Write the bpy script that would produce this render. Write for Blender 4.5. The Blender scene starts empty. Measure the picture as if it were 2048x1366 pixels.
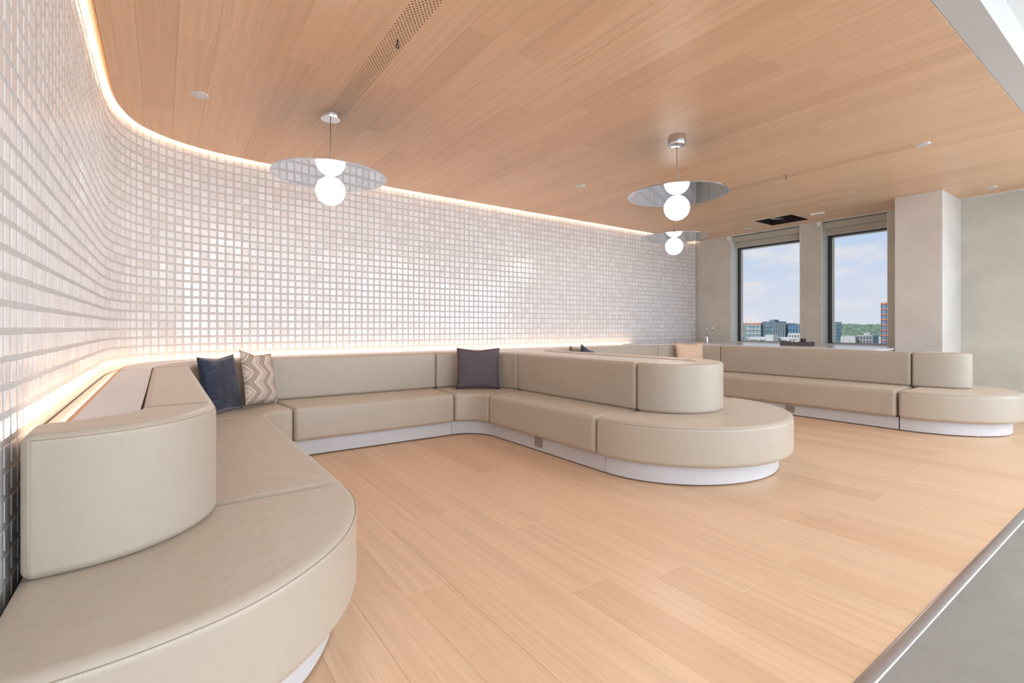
import bpy, bmesh, math, random
from mathutils import Vector, Matrix, noise
PI = math.pi
random.seed(7)
SC = bpy.context.scene
COL = SC.collection

# ------------------------------------------------------------------ camera, world, sun, large lights
CAMH = 1.15
cam_d = bpy.data.cameras.new('camera')
cam_d.sensor_width = 36.0
cam_d.lens = 981.0 / 2048.0 * 36.0
cam_d.shift_y = -28.0 / 2048.0
cam_d.clip_start = 0.02
cam_d.clip_end = 8000
cam = bpy.data.objects.new('camera', cam_d)
COL.objects.link(cam)
cam.location = (0, 0, CAMH)
cam.rotation_euler = (PI / 2, 0, math.atan2(1376, 981) - PI / 2)
SC.camera = cam

SC.view_settings.view_transform = 'Standard'
SC.view_settings.look = 'None'
SC.view_settings.gamma = 1.0
SC.view_settings.use_curve_mapping = False
SC.view_settings.exposure = 0.05
SC.cycles.max_bounces = 14
SC.cycles.diffuse_bounces = 8
SC.cycles.glossy_bounces = 6
SC.cycles.caustics_reflective = False
SC.cycles.sample_clamp_indirect = 6.0

def make_world():
    w = bpy.data.worlds.new('sky')
    SC.world = w
    w.use_nodes = True
    nt = w.node_tree
    nt.nodes.clear()
    N = nt.nodes.new; L = nt.links.new
    out = N('ShaderNodeOutputWorld'); bg = N('ShaderNodeBackground')
    tc = N('ShaderNodeTexCoord'); sep = N('ShaderNodeSeparateXYZ')
    L(tc.outputs['Generated'], sep.inputs[0])
    ramp = N('ShaderNodeValToRGB')
    e = ramp.color_ramp.elements
    e[0].position = 0.0; e[0].color = (0.76, 0.78, 0.87, 1)
    e[1].position = 1.0; e[1].color = (0.16, 0.30, 0.62, 1)
    a = ramp.color_ramp.elements.new(0.07); a.color = (0.70, 0.75, 0.89, 1)
    b = ramp.color_ramp.elements.new(0.20); b.color = (0.50, 0.66, 0.90, 1)
    L(sep.outputs['Z'], ramp.inputs['Fac'])
    # clouds on a flat layer: direction divided by height
    zc = N('ShaderNodeMath'); zc.operation = 'MAXIMUM'; zc.inputs[1].default_value = 0.02
    L(sep.outputs['Z'], zc.inputs[0])
    zadd = N('ShaderNodeMath'); zadd.operation = 'ADD'; zadd.inputs[1].default_value = 0.22
    L(zc.outputs[0], zadd.inputs[0])
    div = N('ShaderNodeVectorMath'); div.operation = 'DIVIDE'
    L(tc.outputs['Generated'], div.inputs[0]); 
    cmb = N('ShaderNodeCombineXYZ')
    L(zadd.outputs[0], cmb.inputs[0]); L(zadd.outputs[0], cmb.inputs[1]); cmb.inputs[2].default_value = 1.0
    L(cmb.outputs[0], div.inputs[1])
    no = N('ShaderNodeTexNoise'); no.inputs['Scale'].default_value = 3.2; no.inputs['Detail'].default_value = 9
    no.inputs['Roughness'].default_value = 0.56
    L(div.outputs[0], no.inputs['Vector'])
    cr = N('ShaderNodeValToRGB')
    cr.color_ramp.elements[0].position = 0.50; cr.color_ramp.elements[0].color = (0, 0, 0, 1)
    cr.color_ramp.elements[1].position = 0.70; cr.color_ramp.elements[1].color = (1, 1, 1, 1)
    L(no.outputs[0], cr.inputs['Fac'])
    mx = N('ShaderNodeMix'); mx.data_type = 'RGBA'
    L(cr.outputs['Color'], mx.inputs['Factor']); L(ramp.outputs['Color'], mx.inputs['A'])
    mx.inputs['B'].default_value = (0.84, 0.81, 0.86, 1)
    L(mx.outputs['Result'], bg.inputs['Color'])
    bg.inputs['Strength'].default_value = 0.94
    L(bg.outputs[0], out.inputs[0])
make_world()

def sun_lamp():
    d = bpy.data.lights.new('sun', 'SUN'); d.energy = 2.4; d.angle = 0.01; d.color = (1, 0.95, 0.88)
    o = bpy.data.objects.new('sun', d); COL.objects.link(o)
    o.rotation_euler = Vector((0.72, -0.30, -0.62)).to_track_quat('-Z', 'Y').to_euler()
    o.location = (-20, 10, 30)
sun_lamp()

def area(name, loc, direction, sx, sy, energy, color):
    d = bpy.data.lights.new(name, 'AREA'); d.shape = 'RECTANGLE'; d.size = sx; d.size_y = sy
    d.energy = energy; d.color = color
    o = bpy.data.objects.new(name, d); COL.objects.link(o)
    o.location = loc
    o.rotation_euler = Vector(direction).to_track_quat('-Z', 'Z').to_euler()
    return o
# daylight entering the glazed openings of the open office behind the camera
for i, x in enumerate((-2.4, 0.9, 4.2, 7.4)):
    area('daylight_front', (x, -5.92, 1.75), (0, 1, 0), 2.6, 2.3, 122, (0.76, 0.88, 1.0))
for i, y in enumerate((-4.2, -1.6)):
    area('daylight_right', (8.93, y, 1.75), (-1, 0, 0), 2.0, 2.2, 150, (0.82, 0.91, 1.0))
# added fill lights just under the unseen ceiling behind the camera, no known lamps
for x in (-2.5, 1.2, 4.9):
    for y in (-3.8, -1.3):
        area('added_fill_light', (x, y, 3.13), (0, 0, -1), 1.2, 1.2, 34, (1.0, 0.98, 0.96))

# ------------------------------------------------------------------ node material helpers
def lin(c):
    return tuple(((v / 255.0) / 12.92 if v / 255.0 <= 0.04045 else ((v / 255.0 + 0.055) / 1.055) ** 2.4) for v in c) + (1,)

class MT:
    def __init__(s, name):
        s.m = bpy.data.materials.new(name); s.m.use_nodes = True
        s.nt = s.m.node_tree; s.bsdf = s.nt.nodes['Principled BSDF']
    def n(s, t, **kw):
        nd = s.nt.nodes.new(t)
        for k, v in kw.items(): setattr(nd, k, v)
        return nd
    def l(s, a, b): s.nt.links.new(a, b)
    def set(s, **kw):
        for k, v in kw.items(): s.bsdf.inputs[k.replace('_', ' ')].default_value = v
        return s
    def noise(s, vec, scale, detail=4, rough=0.5, dist=0.0):
        nd = s.n('ShaderNodeTexNoise'); nd.inputs['Scale'].default_value = scale
        nd.inputs['Detail'].default_value = detail; nd.inputs['Roughness'].default_value = rough
        nd.inputs['Distortion'].default_value = dist
        if vec is not None: s.l(vec, nd.inputs['Vector'])
        return nd.outputs[0]
    def mapping(s, vec, scale=(1, 1, 1), loc=(0, 0, 0), rot=(0, 0, 0)):
        nd = s.n('ShaderNodeMapping'); nd.inputs['Scale'].default_value = scale
        nd.inputs['Location'].default_value = loc; nd.inputs['Rotation'].default_value = rot
        s.l(vec, nd.inputs['Vector']); return nd.outputs[0]
    def coord(s, which='Object'):
        return s.n('ShaderNodeTexCoord').outputs[which]
    def pos(s):
        return s.n('ShaderNodeNewGeometry').outputs['Position']
    def rampc(s, fac, stops):
        r = s.n('ShaderNodeValToRGB'); e = r.color_ramp.elements
        while len(e) < len(stops): e.new(0.5)
        for i, (p, c) in enumerate(stops):
            e[i].position = p; e[i].color = c
        s.l(fac, r.inputs['Fac']); return r.outputs['Color']
    def mixc(s, fac, a, b, mode='MIX'):
        nd = s.n('ShaderNodeMix'); nd.data_type = 'RGBA'; nd.blend_type = mode
        for sock, v in (('Factor', fac), ('A', a), ('B', b)):
            if hasattr(v, 'node'): s.l(v, nd.inputs[sock])
            else: nd.inputs[sock].default_value = v
        return nd.outputs['Result']
    def math(s, op, a, b=None, c=None):
        nd = s.n('ShaderNodeMath'); nd.operation = op
        for i, v in enumerate((a, b, c)):
            if v is None: continue
            if hasattr(v, 'node'): s.l(v, nd.inputs[i])
            else: nd.inputs[i].default_value = v
        return nd.outputs[0]
    def bump(s, h, strength=0.2, dist=0.01):
        b = s.n('ShaderNodeBump'); b.inputs['Strength'].default_value = strength; b.inputs['Distance'].default_value = dist
        s.l(h, b.inputs['Height']); s.l(b.outputs[0], s.bsdf.inputs['Normal']); return b

def plain(name, rgb, rough=0.5, metal=0.0, var=0.0, scale=8):
    m = MT(name); m.set(Roughness=rough, Metallic=metal)
    c = lin(rgb)
    if var:
        n = m.noise(m.pos(), scale, 4)
        m.l(m.rampc(n, [(0.3, tuple(v * (1 - var) for v in c[:3]) + (1,)), (0.7, tuple(min(1, v * (1 + var)) for v in c[:3]) + (1,))]), m.bsdf.inputs['Base Color'])
    else:
        m.bsdf.inputs['Base Color'].default_value = c
    return m.m

def mat_wood(name, light, mid, dark, rough, gap=1.0):
    m = MT(name)
    rnd = m.n('ShaderNodeObjectInfo').outputs['Random']
    off = m.n('ShaderNodeCombineXYZ')
    m.l(m.math('MULTIPLY', rnd, 37.0), off.inputs[0]); m.l(m.math('MULTIPLY', rnd, 91.0), off.inputs[1]); m.l(m.math('MULTIPLY', rnd, 17.0), off.inputs[2])
    add = m.n('ShaderNodeVectorMath'); add.operation = 'ADD'
    m.l(m.pos(), add.inputs[0]); m.l(off.outputs[0], add.inputs[1])
    v = add.outputs[0]
    broad = m.noise(m.mapping(v, (7, 0.45, 1)), 1.0, 3, 0.5, 0.3)
    wv = m.n('ShaderNodeTexWave'); wv.wave_type = 'BANDS'; wv.bands_direction = 'X'
    wv.inputs['Scale'].default_value = 5.5; wv.inputs['Distortion'].default_value = 9.0
    wv.inputs['Detail'].default_value = 3; wv.inputs['Detail Scale'].default_value = 0.9
    m.l(m.mapping(v, (2.2, 0.22, 1)), wv.inputs['Vector'])
    fine = m.noise(m.mapping(v, (170, 5.0, 1)), 1.0, 4, 0.65)
    pore = m.noise(m.mapping(v, (420, 14, 1)), 1.0, 2, 0.6)
    base = m.rampc(rnd, [(0.0, lin(dark)), (0.35, lin(mid)), (0.7, lin(light)), (1.0, lin(mid))])
    c1 = m.mixc(m.math('MULTIPLY', m.math('SUBTRACT', broad, 0.35), 0.55), base, lin(dark))
    c2 = m.mixc(m.math('MULTIPLY', wv.outputs[0], 0.26), c1, lin(dark))
    streak = m.noise(m.mapping(v, (34, 0.7, 1)), 1.0, 3, 0.6)
    c2 = m.mixc(m.math('MULTIPLY', m.math('SUBTRACT', streak, 0.4), 1.25), c2, lin(tuple(int(x * 0.86) for x in dark)))
    c3 = m.mixc(m.math('MULTIPLY', fine, 0.34), c2, lin(light), 'MIX')
    c4 = m.mixc(m.math('MULTIPLY', m.math('GREATER_THAN', pore, 0.60), 0.16), c3, lin(tuple(int(x * 0.74) for x in dark)))
    m.l(c4, m.bsdf.inputs['Base Color'])
    m.set(Roughness=rough)
    m.bump(m.math('ADD', fine, m.math('MULTIPLY', pore, 0.5)), 0.06, 0.002)
    return m.m

def mat_leather(name, rgb):
    m = MT(name)
    p = m.coord('Object')
    n1 = m.noise(p, 3.0, 4, 0.6)
    n2 = m.noise(p, 60, 5, 0.7)
    n3 = m.noise(m.mapping(p, (1, 1, 0.5)), 9.0, 3, 0.5, 0.4)
    c = lin(rgb)
    col = m.mixc(n1, tuple(v * 0.93 for v in c[:3]) + (1,), tuple(min(1, v * 1.06) for v in c[:3]) + (1,))
    col = m.mixc(m.math('MULTIPLY', n2, 0.14), col, tuple(v * 0.72 for v in c[:3]) + (1,))
    m.l(col, m.bsdf.inputs['Base Color'])
    m.l(m.math('ADD', m.math('MULTIPLY', n1, 0.12), 0.36), m.bsdf.inputs['Roughness'])
    m.bsdf.inputs['Sheen Weight'].default_value = 0.3; m.bsdf.inputs['Sheen Roughness'].default_value = 0.45; m.bsdf.inputs['Sheen Tint'].default_value = lin((236, 210, 186))
    vor = m.n('ShaderNodeTexVoronoi'); vor.inputs['Scale'].default_value = 420
    m.l(p, vor.inputs['Vector'])
    h = m.math('ADD', m.math('MULTIPLY', vor.outputs['Distance'], 0.10), m.math('MULTIPLY', n3, 2.4))
    m.bump(h, 0.22, 0.012)
    return m.m

def tile_common(m, rnd):
    p = m.pos()
    w = m.noise(m.mapping(p, (1, 1, 1)), 34, 3, 0.55)
    w2 = m.noise(p, 130, 3, 0.5)
    c = m.rampc(rnd, [(0.0, lin((220, 216, 215))), (0.35, lin((229, 227, 228))), (0.8, lin((236, 236, 238))), (1.0, lin((226, 217, 212)))])
    c = m.mixc(m.math('MULTIPLY', w2, 0.15), c, lin((204, 201, 200)))
    m.l(c, m.bsdf.inputs['Base Color'])
    m.set(Roughness=0.22, IOR=1.5)
    m.bsdf.inputs['Coat Weight'].default_value = 0.25
    m.bsdf.inputs['Coat Roughness'].default_value = 0.10
    m.bump(m.math('ADD', w, m.math('MULTIPLY', w2, 0.12)), 0.16, 0.010)
def mat_tile():
    m = MT('glazed_tile'); tile_common(m, m.n('ShaderNodeObjectInfo').outputs['Random']); return m.m
def mat_tile_stuff():
    m = MT('glazed_tile_field')
    a = m.n('ShaderNodeAttribute'); a.attribute_name = 'rnd'
    tile_common(m, a.outputs['Fac']); return m.m

def mat_emit(name, color, strength):
    m = bpy.data.materials.new(name); m.use_nodes = True; nt = m.node_tree; nt.nodes.clear()
    o = nt.nodes.new('ShaderNodeOutputMaterial'); e = nt.nodes.new('ShaderNodeEmission')
    e.inputs[0].default_value = color; e.inputs[1].default_value = strength
    nt.links.new(e.outputs[0], o.inputs[0]); return m

def mat_glass():
    m = bpy.data.materials.new('window_glass'); m.use_nodes = True; nt = m.node_tree; nt.nodes.clear()
    N = nt.nodes.new; L = nt.links.new
    o = N('ShaderNodeOutputMaterial'); t = N('ShaderNodeBsdfTransparent'); g = N('ShaderNodeBsdfGlossy')
    t.inputs[0].default_value = (0.97, 0.985, 0.985, 1); g.inputs['Roughness'].default_value = 0.22
    lw = N('ShaderNodeFresnel'); lw.inputs[0].default_value = 1.05
    mx = N('ShaderNodeMixShader'); L(lw.outputs[0], mx.inputs[0]); L(t.outputs[0], mx.inputs[1]); L(g.outputs[0], mx.inputs[2])
    L(mx.outputs[0], o.inputs[0]); return m

def mat_plaster(name, c0, c1, sc=1.3):
    m = MT(name); p = m.pos()
    n = m.noise(p, sc, 6, 0.6, 0.6)
    m.l(m.rampc(n, [(0.32, lin(c0)), (0.68, lin(c1))]), m.bsdf.inputs['Base Color'])
    m.set(Roughness=0.75)
    m.bump(m.noise(p, 40, 4), 0.05, 0.004)
    return m.m

def mat_concrete():
    m = MT('polished_concrete'); p = m.pos()
    n = m.noise(p, 1.7, 8, 0.65, 0.5); n2 = m.noise(p, 60, 8, 0.8)
    c = m.rampc(n, [(0.3, lin((132, 130, 127))), (0.7, lin((160, 158, 154)))])
    c = m.mixc(m.math('MULTIPLY', m.math('GREATER_THAN', m.noise(p, 190, 3, 0.6), 0.66), 0.25), c, lin((190, 188, 184)))
    c = m.mixc(m.math('MULTIPLY', n2, 0.45), c, lin((120, 118, 115)))
    m.l(c, m.bsdf.inputs['Base Color']); m.set(Roughness=0.34)
    m.bump(n2, 0.04, 0.003)
    return m.m

def mat_velvet():
    m = MT('navy_velvet'); p = m.coord('Object')
    a = m.noise(m.mapping(p, (8, 30, 26)), 1.0, 5, 0.7, 1.2)
    b = m.noise(m.mapping(p, (50, 120, 160)), 1.0, 4, 0.7)
    f = m.math('MULTIPLY', a, m.math('ADD', b, 0.45))
    m.l(m.rampc(f, [(0.38, lin((12, 22, 44))), (0.58, lin((26, 40, 68))), (0.80, lin((92, 108, 138)))]), m.bsdf.inputs['Base Color'])
    m.set(Roughness=0.75); m.bsdf.inputs['Sheen Weight'].default_value = 0.35
    m.bump(a, 0.4, 0.008); return m.m

def mat_weave(name, c0, c1, sc=260):
    m = MT(name); p = m.coord('Object')
    w1 = m.n('ShaderNodeTexWave'); w1.bands_direction = 'X'; w1.inputs['Scale'].default_value = sc / 6.0; w1.inputs['Distortion'].default_value = 1.5; m.l(p, w1.inputs[0])
    w2 = m.n('ShaderNodeTexWave'); w2.bands_direction = 'Z'; w2.inputs['Scale'].default_value = sc / 6.0; w2.inputs['Distortion'].default_value = 1.5; m.l(p, w2.inputs[0])
    n = m.noise(p, 90, 4, 0.7)
    h = m.math('MULTIPLY', m.math('ADD', w1.outputs[1] if len(w1.outputs) > 1 else w1.outputs[0], w2.outputs[1] if len(w2.outputs) > 1 else w2.outputs[0]), 0.5)
    f = m.math('ADD', m.math('MULTIPLY', h, 0.4), m.math('MULTIPLY', n, 0.6))
    m.l(m.rampc(f, [(0.3, lin(c0)), (0.75, lin(c1))]), m.bsdf.inputs['Base Color'])
    m.set(Roughness=0.9); m.bump(h, 0.3, 0.003); return m.m

def mat_chevron():
    m = MT('chevron_weave'); p = m.coord('Object')
    sp = m.n('ShaderNodeSeparateXYZ'); m.l(p, sp.inputs[0])
    x, z = sp.outputs['X'], sp.outputs['Z']
    tri = m.math('PINGPONG', m.math('ADD', z, 5.0), 0.085)
    v = m.math('ADD', x, m.math('MULTIPLY', tri, 0.95))
    def band(center, half):
        # repeats every 0.15 m
        q = m.math('FLOORED_MODULO', m.math('ADD', v, 5.0 - center), 0.15)
        q = m.math('PINGPONG', q, 0.075)
        return m.math('LESS_THAN', q, half)
    lines = band(0.0, 0.0045)
    for c in (0.026, 0.068): lines = m.math('MAXIMUM', lines, band(c, 0.0038))
    # dashes between the pair of lines, and short hatching past it
    dots = m.math('MULTIPLY', band(0.014, 0.0035), m.math('GREATER_THAN', m.math('SINE', m.math('MULTIPLY', z, 560.0)), 0.2))
    hatch = m.math('MULTIPLY', band(0.044, 0.010), m.math('GREATER_THAN', m.math('SINE', m.math('MULTIPLY', z, 720.0)), 0.1))
    allm = m.math('MINIMUM', m.math('ADD', lines, m.math('ADD', dots, m.math('MULTIPLY', hatch, 0.55))), 1.0)
    n = m.noise(p, 240, 3, 0.7)
    base = m.mixc(n, lin((146, 130, 118)), lin((176, 160, 148)))
    m.l(m.mixc(allm, base, lin((236, 226, 214))), m.bsdf.inputs['Base Color'])
    m.set(Roughness=0.9); m.bump(m.math('ADD', allm, m.math('MULTIPLY', n, 0.4)), 0.4, 0.002); return m.m

def mat_metalgrid(name, rgb):
    m = MT(name); m.set(Roughness=0.35, Metallic=0.9)
    n = m.noise(m.pos(), 60, 3)
    c = lin(rgb)
    m.l(m.rampc(n, [(0.3, tuple(v * 0.9 for v in c[:3]) + (1,)), (0.7, c)]), m.bsdf.inputs['Base Color']); return m.m

OAK_L, OAK_M, OAK_D = (226, 186, 148), (214, 171, 132), (196, 150, 113)
M = dict(
    floor_wood=mat_wood('floor_oak', (226, 194, 162), (221, 187, 154), (209, 172, 138), 0.40),
    ceil_wood=mat_wood('ceiling_oak', (238, 200, 165), (233, 194, 158), (222, 181, 146), 0.38),
    leather=mat_leather('taupe_leather', (176, 165, 151)),
    leather_top=plain('seam_thread', (214, 202, 184), 0.7),
    seam=plain('seam_fold', (150, 132, 112), 0.7),
    plinth=plain('grey_laminate', (196, 196, 200), 0.38, 0.0, 0.03, 3),
    ledge=plain('pale_grey_ledge', (214, 210, 208), 0.30, 0.0, 0.02, 2),
    tile=mat_tile(), tilef=mat_tile_stuff(),
    grout=plain('grout', (198, 196, 196), 0.9, 0, 0.05, 30),
    plaster=mat_plaster('grey_plaster', (186, 184, 174), (204, 200, 190)),
    column=mat_plaster('column_plaster', (196, 190, 184), (210, 205, 200)),
    white=plain('white_paint', (232, 230, 227), 0.6, 0, 0.01, 2),
    jamb=plain('white_jamb', (222, 224, 218), 0.5),
    soffit=mat_plaster('soffit_plaster', (196, 194, 193), (206, 204, 202), 0.8),
    concrete=mat_concrete(),
    strip=mat_metalgrid('brushed_strip', (196, 196, 200)),
    chrome=plain('polished_chrome', (226, 228, 232), 0.06, 1.0),
    mirror=plain('mirror_steel', (214, 218, 224), 0.02, 1.0),
    cord=plain('grey_cord', (150, 146, 142), 0.4, 0.6),
    globe=mat_emit('opal_globe_glow', (1.0, 0.93, 0.85, 1), 42.0),
    led=mat_emit('warm_led', (1.0, 0.72, 0.46, 1), 70.0),
    led_low=mat_emit('warm_led_low', (1.0, 0.74, 0.52, 1), 15.0),
    dark=plain('dark_void', (40, 32, 30), 0.8),  # shade inside the ceiling holes put into the colour; hooks are dark too
    gunmetal=plain('anodised_frame', (72, 76, 82), 0.4, 0.6),
    glass=mat_glass(),
    blind=plain('grey_blind', (176, 172, 160), 0.8, 0, 0.02, 6),
    stone=plain('honed_counter', (222, 222, 226), 0.22, 0, 0.03, 6),
    cabinet=plain('cabinet_paint', (186, 182, 176), 0.5),
    outlet=plain('outlet_metal', (150, 140, 138), 0.45, 0.2),
    velvet=mat_velvet(), chevron=mat_chevron(),
    charcoal=mat_weave('charcoal_linen', (70, 62, 70), (112, 102, 108)),
    peach=mat_weave('peach_linen', (206, 176, 152), (232, 206, 184)),
    brownw=mat_weave('brown_linen', (96, 84, 78), (136, 122, 112)),
    traym=mat_plaster('dark_tray_wood', (66, 60, 60), (98, 92, 92), 22),
    cup=plain('dark_stoneware', (44, 42, 44), 0.5),
    frost=plain('white_glassware', (226, 232, 236), 0.12),
    edgeoak=plain('edge_oak', (222, 172, 122), 0.5, 0, 0.04, 12),
)

# ------------------------------------------------------------------ object helpers
def mesh_obj(name, verts, faces, mat, parent=None, smooth=False, mats=None):
    me = bpy.data.meshes.new(name); me.from_pydata([tuple(v) for v in verts], [], faces); me.update()
    if mats:
        for mm in mats: me.materials.append(mm)
    elif mat: me.materials.append(mat)
    if smooth:
        for p in me.polygons: p.use_smooth = True
    o = bpy.data.objects.new(name, me); COL.objects.link(o)
    if parent: o.parent = parent; 
    return o
def bm_obj(name, bm, mat, parent=None, smooth=False):
    me = bpy.data.meshes.new(name); bm.to_mesh(me); bm.free()
    me.materials.append(mat)
    if smooth:
        for p in me.polygons: p.use_smooth = True
    o = bpy.data.objects.new(name, me); COL.objects.link(o)
    if parent: o.parent = parent
    return o
def tag(o, label=None, cat=None, group=None, kind=None):
    if label: o['label'] = label
    if cat: o['category'] = cat
    if group: o['group'] = group
    if kind: o['kind'] = kind
    return o
def empty(name, loc=(0, 0, 0), rz=0):
    o = bpy.data.objects.new(name, None); COL.objects.link(o)
    o.empty_display_size = 0.1; o.location = loc; o.rotation_euler = (0, 0, rz); return o
def bx(bm, x0, x1, y0, y1, z0, z1):
    v = [bm.verts.new(p) for p in ((x0, y0, z0), (x1, y0, z0), (x1, y1, z0), (x0, y1, z0), (x0, y0, z1), (x1, y0, z1), (x1, y1, z1), (x0, y1, z1))]
    for f in ((0, 3, 2, 1), (4, 5, 6, 7), (0, 1, 5, 4), (1, 2, 6, 5), (2, 3, 7, 6), (3, 0, 4, 7)):
        bm.faces.new([v[i] for i in f])
def box(name, x0, x1, y0, y1, z0, z1, mat, parent=None, bev=0.0, loc=None):
    bm = bmesh.new(); 
    lx, ly, lz = loc if loc else (0, 0, 0)
    bx(bm, x0 - lx, x1 - lx, y0 - ly, y1 - ly, z0 - lz, z1 - lz)
    if bev: bmesh.ops.bevel(bm, geom=bm.edges[:], offset=bev, segments=2, affect='EDGES')
    o = bm_obj(name, bm, mat, parent)
    if loc: o.location = loc
    return o
def prism(name, poly, z0, z1, mat, parent=None, bev=0.0, seg=4, smooth=True):
    """vertical prism from a counter-clockwise plan polygon with rounded edges"""
    a = sum(poly[i][0] * poly[(i + 1) % len(poly)][1] - poly[(i + 1) % len(poly)][0] * poly[i][1] for i in range(len(poly)))
    if a < 0: poly = poly[::-1]
    if bev:     # leave room for the rounding beside sharp corners
        def turn(i):
            q, p, r_ = poly[i - 1], poly[i], poly[(i + 1) % len(poly)]
            a1 = math.atan2(p[1] - q[1], p[0] - q[0]); a2 = math.atan2(r_[1] - p[1], r_[0] - p[0])
            return abs((a2 - a1 + PI) % (2 * PI) - PI)
        sharp = [turn(i) > math.radians(35) for i in range(len(poly))]
        cor = [p for p, s_ in zip(poly, sharp) if s_]
        poly = [p for p, s_ in zip(poly, sharp) if s_ or all(math.dist(p, c) > bev * 1.7 for c in cor)]
    n = len(poly)
    vs = [(p[0], p[1], z0) for p in poly] + [(p[0], p[1], z1) for p in poly]
    fs = [list(range(n))[::-1], list(range(n, 2 * n))] + [[i, (i + 1) % n, n + (i + 1) % n, n + i] for i in range(n)]
    o = mesh_obj(name, vs, fs, mat, parent)
    if smooth:
        for p in o.data.polygons: p.use_smooth = True
    if bev:
        md = o.modifiers.new('bevel', 'BEVEL'); md.width = bev; md.segments = seg; md.limit_method = 'ANGLE'
        md.angle_limit = math.radians(32); md.use_clamp_overlap = False
        md.harden_normals = True
    else:
        for p in o.data.polygons: p.use_smooth = False
    return o
def arc(cx, cy, rx, a0, a1, n=14, ry=None):
    ry = rx if ry is None else ry
    return [(cx + rx * math.cos(math.radians(a0 + (a1 - a0) * i / n)), cy + ry * math.sin(math.radians(a0 + (a1 - a0) * i / n))) for i in range(n + 1)]
def catmull(pts, n=8):
    out = []
    P = [pts[0]] + list(pts) + [pts[-1]]
    for i in range(1, len(P) - 2):
        p0, p1, p2, p3 = P[i - 1], P[i], P[i + 1], P[i + 2]
        for k in range(n):
            t = k / n
            out.append(tuple(0.5 * ((2 * p1[j]) + (-p0[j] + p2[j]) * t + (2 * p0[j] - 5 * p1[j] + 4 * p2[j] - p3[j]) * t * t + (-p0[j] + 3 * p1[j] - 3 * p2[j] + p3[j]) * t ** 3) for j in range(2)))
    out.append(tuple(pts[-1])); return out
def tube(name, pts, r, mat, parent=None, n=8, closed=False):
    bm = bmesh.new(); rings = []
    P = [Vector(p) for p in pts]
    for i, p in enumerate(P):
        t = (P[min(i + 1, len(P) - 1)] - P[max(i - 1, 0)]).normalized()
        up = Vector((0, 0, 1)) if abs(t.z) < 0.9 else Vector((1, 0, 0))
        a = t.cross(up).normalized(); b = t.cross(a).normalized()
        rr = r[i] if isinstance(r, (list, tuple)) else r
        rings.append([bm.verts.new(p + rr * (math.cos(2 * PI * k / n) * a + math.sin(2 * PI * k / n) * b)) for k in range(n)])
    for i in range(len(rings) - 1):
        for k in range(n):
            bm.faces.new((rings[i][k], rings[i][(k + 1) % n], rings[i + 1][(k + 1) % n], rings[i + 1][k]))
    bm.faces.new(rings[0][::-1]); bm.faces.new(rings[-1])
    bmesh.ops.recalc_face_normals(bm, faces=bm.faces[:])
    return bm_obj(name, bm, mat, parent, True)
def lathe(name, prof, mat, parent=None, n=48, loc=(0, 0, 0), smooth=True):
    vs, fs = [], []
    for r, z in prof:
        for k in range(n):
            a = 2 * PI * k / n; vs.append((r * math.cos(a), r * math.sin(a), z))
    m = len(prof)
    for i in range(m - 1):
        for k in range(n):
            fs.append((i * n + k, i * n + (k + 1) % n, (i + 1) * n + (k + 1) % n, (i + 1) * n + k))
    fs.append(tuple(range(n))[::-1]); fs.append(tuple(range((m - 1) * n, m * n)))
    o = mesh_obj(name, vs, fs, mat, parent, smooth)
    if smooth:
        md = o.modifiers.new('split', 'EDGE_SPLIT'); md.split_angle = math.radians(35)
    o.location = loc; return o
def dup(root, loc, label=None):
    r = root.copy(); COL.objects.link(r); r.location = loc
    if label: r['label'] = label
    for ch in list(root.children):
        c = ch.copy(); COL.objects.link(c); c.parent = r
        for g in ch.children:
            d = g.copy(); COL.objects.link(d); d.parent = c
    return r

# ------------------------------------------------------------------ plan of the room
CZ = 2.92                      # underside of the oak ceiling
XR = 9.0                       # face of the window wall
YS = 0.845                     # edge of the oak ceiling towards the open office
# edge of the oak ceiling in plan, from the left wall round the corner and along the back
EDGE = [(-0.305, YS), (-0.305, 2.0), (-0.305, 3.3), (-0.305, 4.3), (-0.30, 4.75), (-0.265, 5.08), (-0.17, 5.36), (0.0, 5.56),
        (0.22, 5.70), (0.5, 5.79), (0.95, 5.855), (1.6, 5.90), (2.6, 5.94), (4.2, 5.965), (6.4, 5.975), (XR - 0.05, 5.98)]
EDGE_C = catmull(EDGE, 10)
def offset_path(path, d):
    """shift a path to its left-hand side (towards the wall) by d"""
    out = []
    for i, p in enumerate(path):
        a = path[max(i - 1, 0)]; b = path[min(i + 1, len(path) - 1)]
        tx, ty = b[0] - a[0], b[1] - a[1]; l = math.hypot(tx, ty)
        out.append((p[0] - ty / l * d, p[1] + tx / l * d))
    return out
WALL_C = offset_path(EDGE_C, 0.05)      # face of the tiles
def cum(path):
    s = [0]
    for i in range(1, len(path)): s.append(s[-1] + math.dist(path[i], path[i - 1]))
    return s
def at(path, S, s):
    s = min(max(s, 0), S[-1])
    lo, hi = 0, len(S) - 1
    while hi - lo > 1:
        m = (lo + hi) // 2
        if S[m] <= s: lo = m
        else: hi = m
    t = (s - S[lo]) / (S[hi] - S[lo])
    p = (path[lo][0] + (path[hi][0] - path[lo][0]) * t, path[lo][1] + (path[hi][1] - path[lo][1]) * t)
    # tangent smoothed over neighbours
    a = path[max(lo - 1, 0)]; b = path[min(hi + 1, len(path) - 1)]
    tx, ty = b[0] - a[0], b[1] - a[1]; l = math.hypot(tx, ty)
    return p, (tx / l, ty / l)

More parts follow.
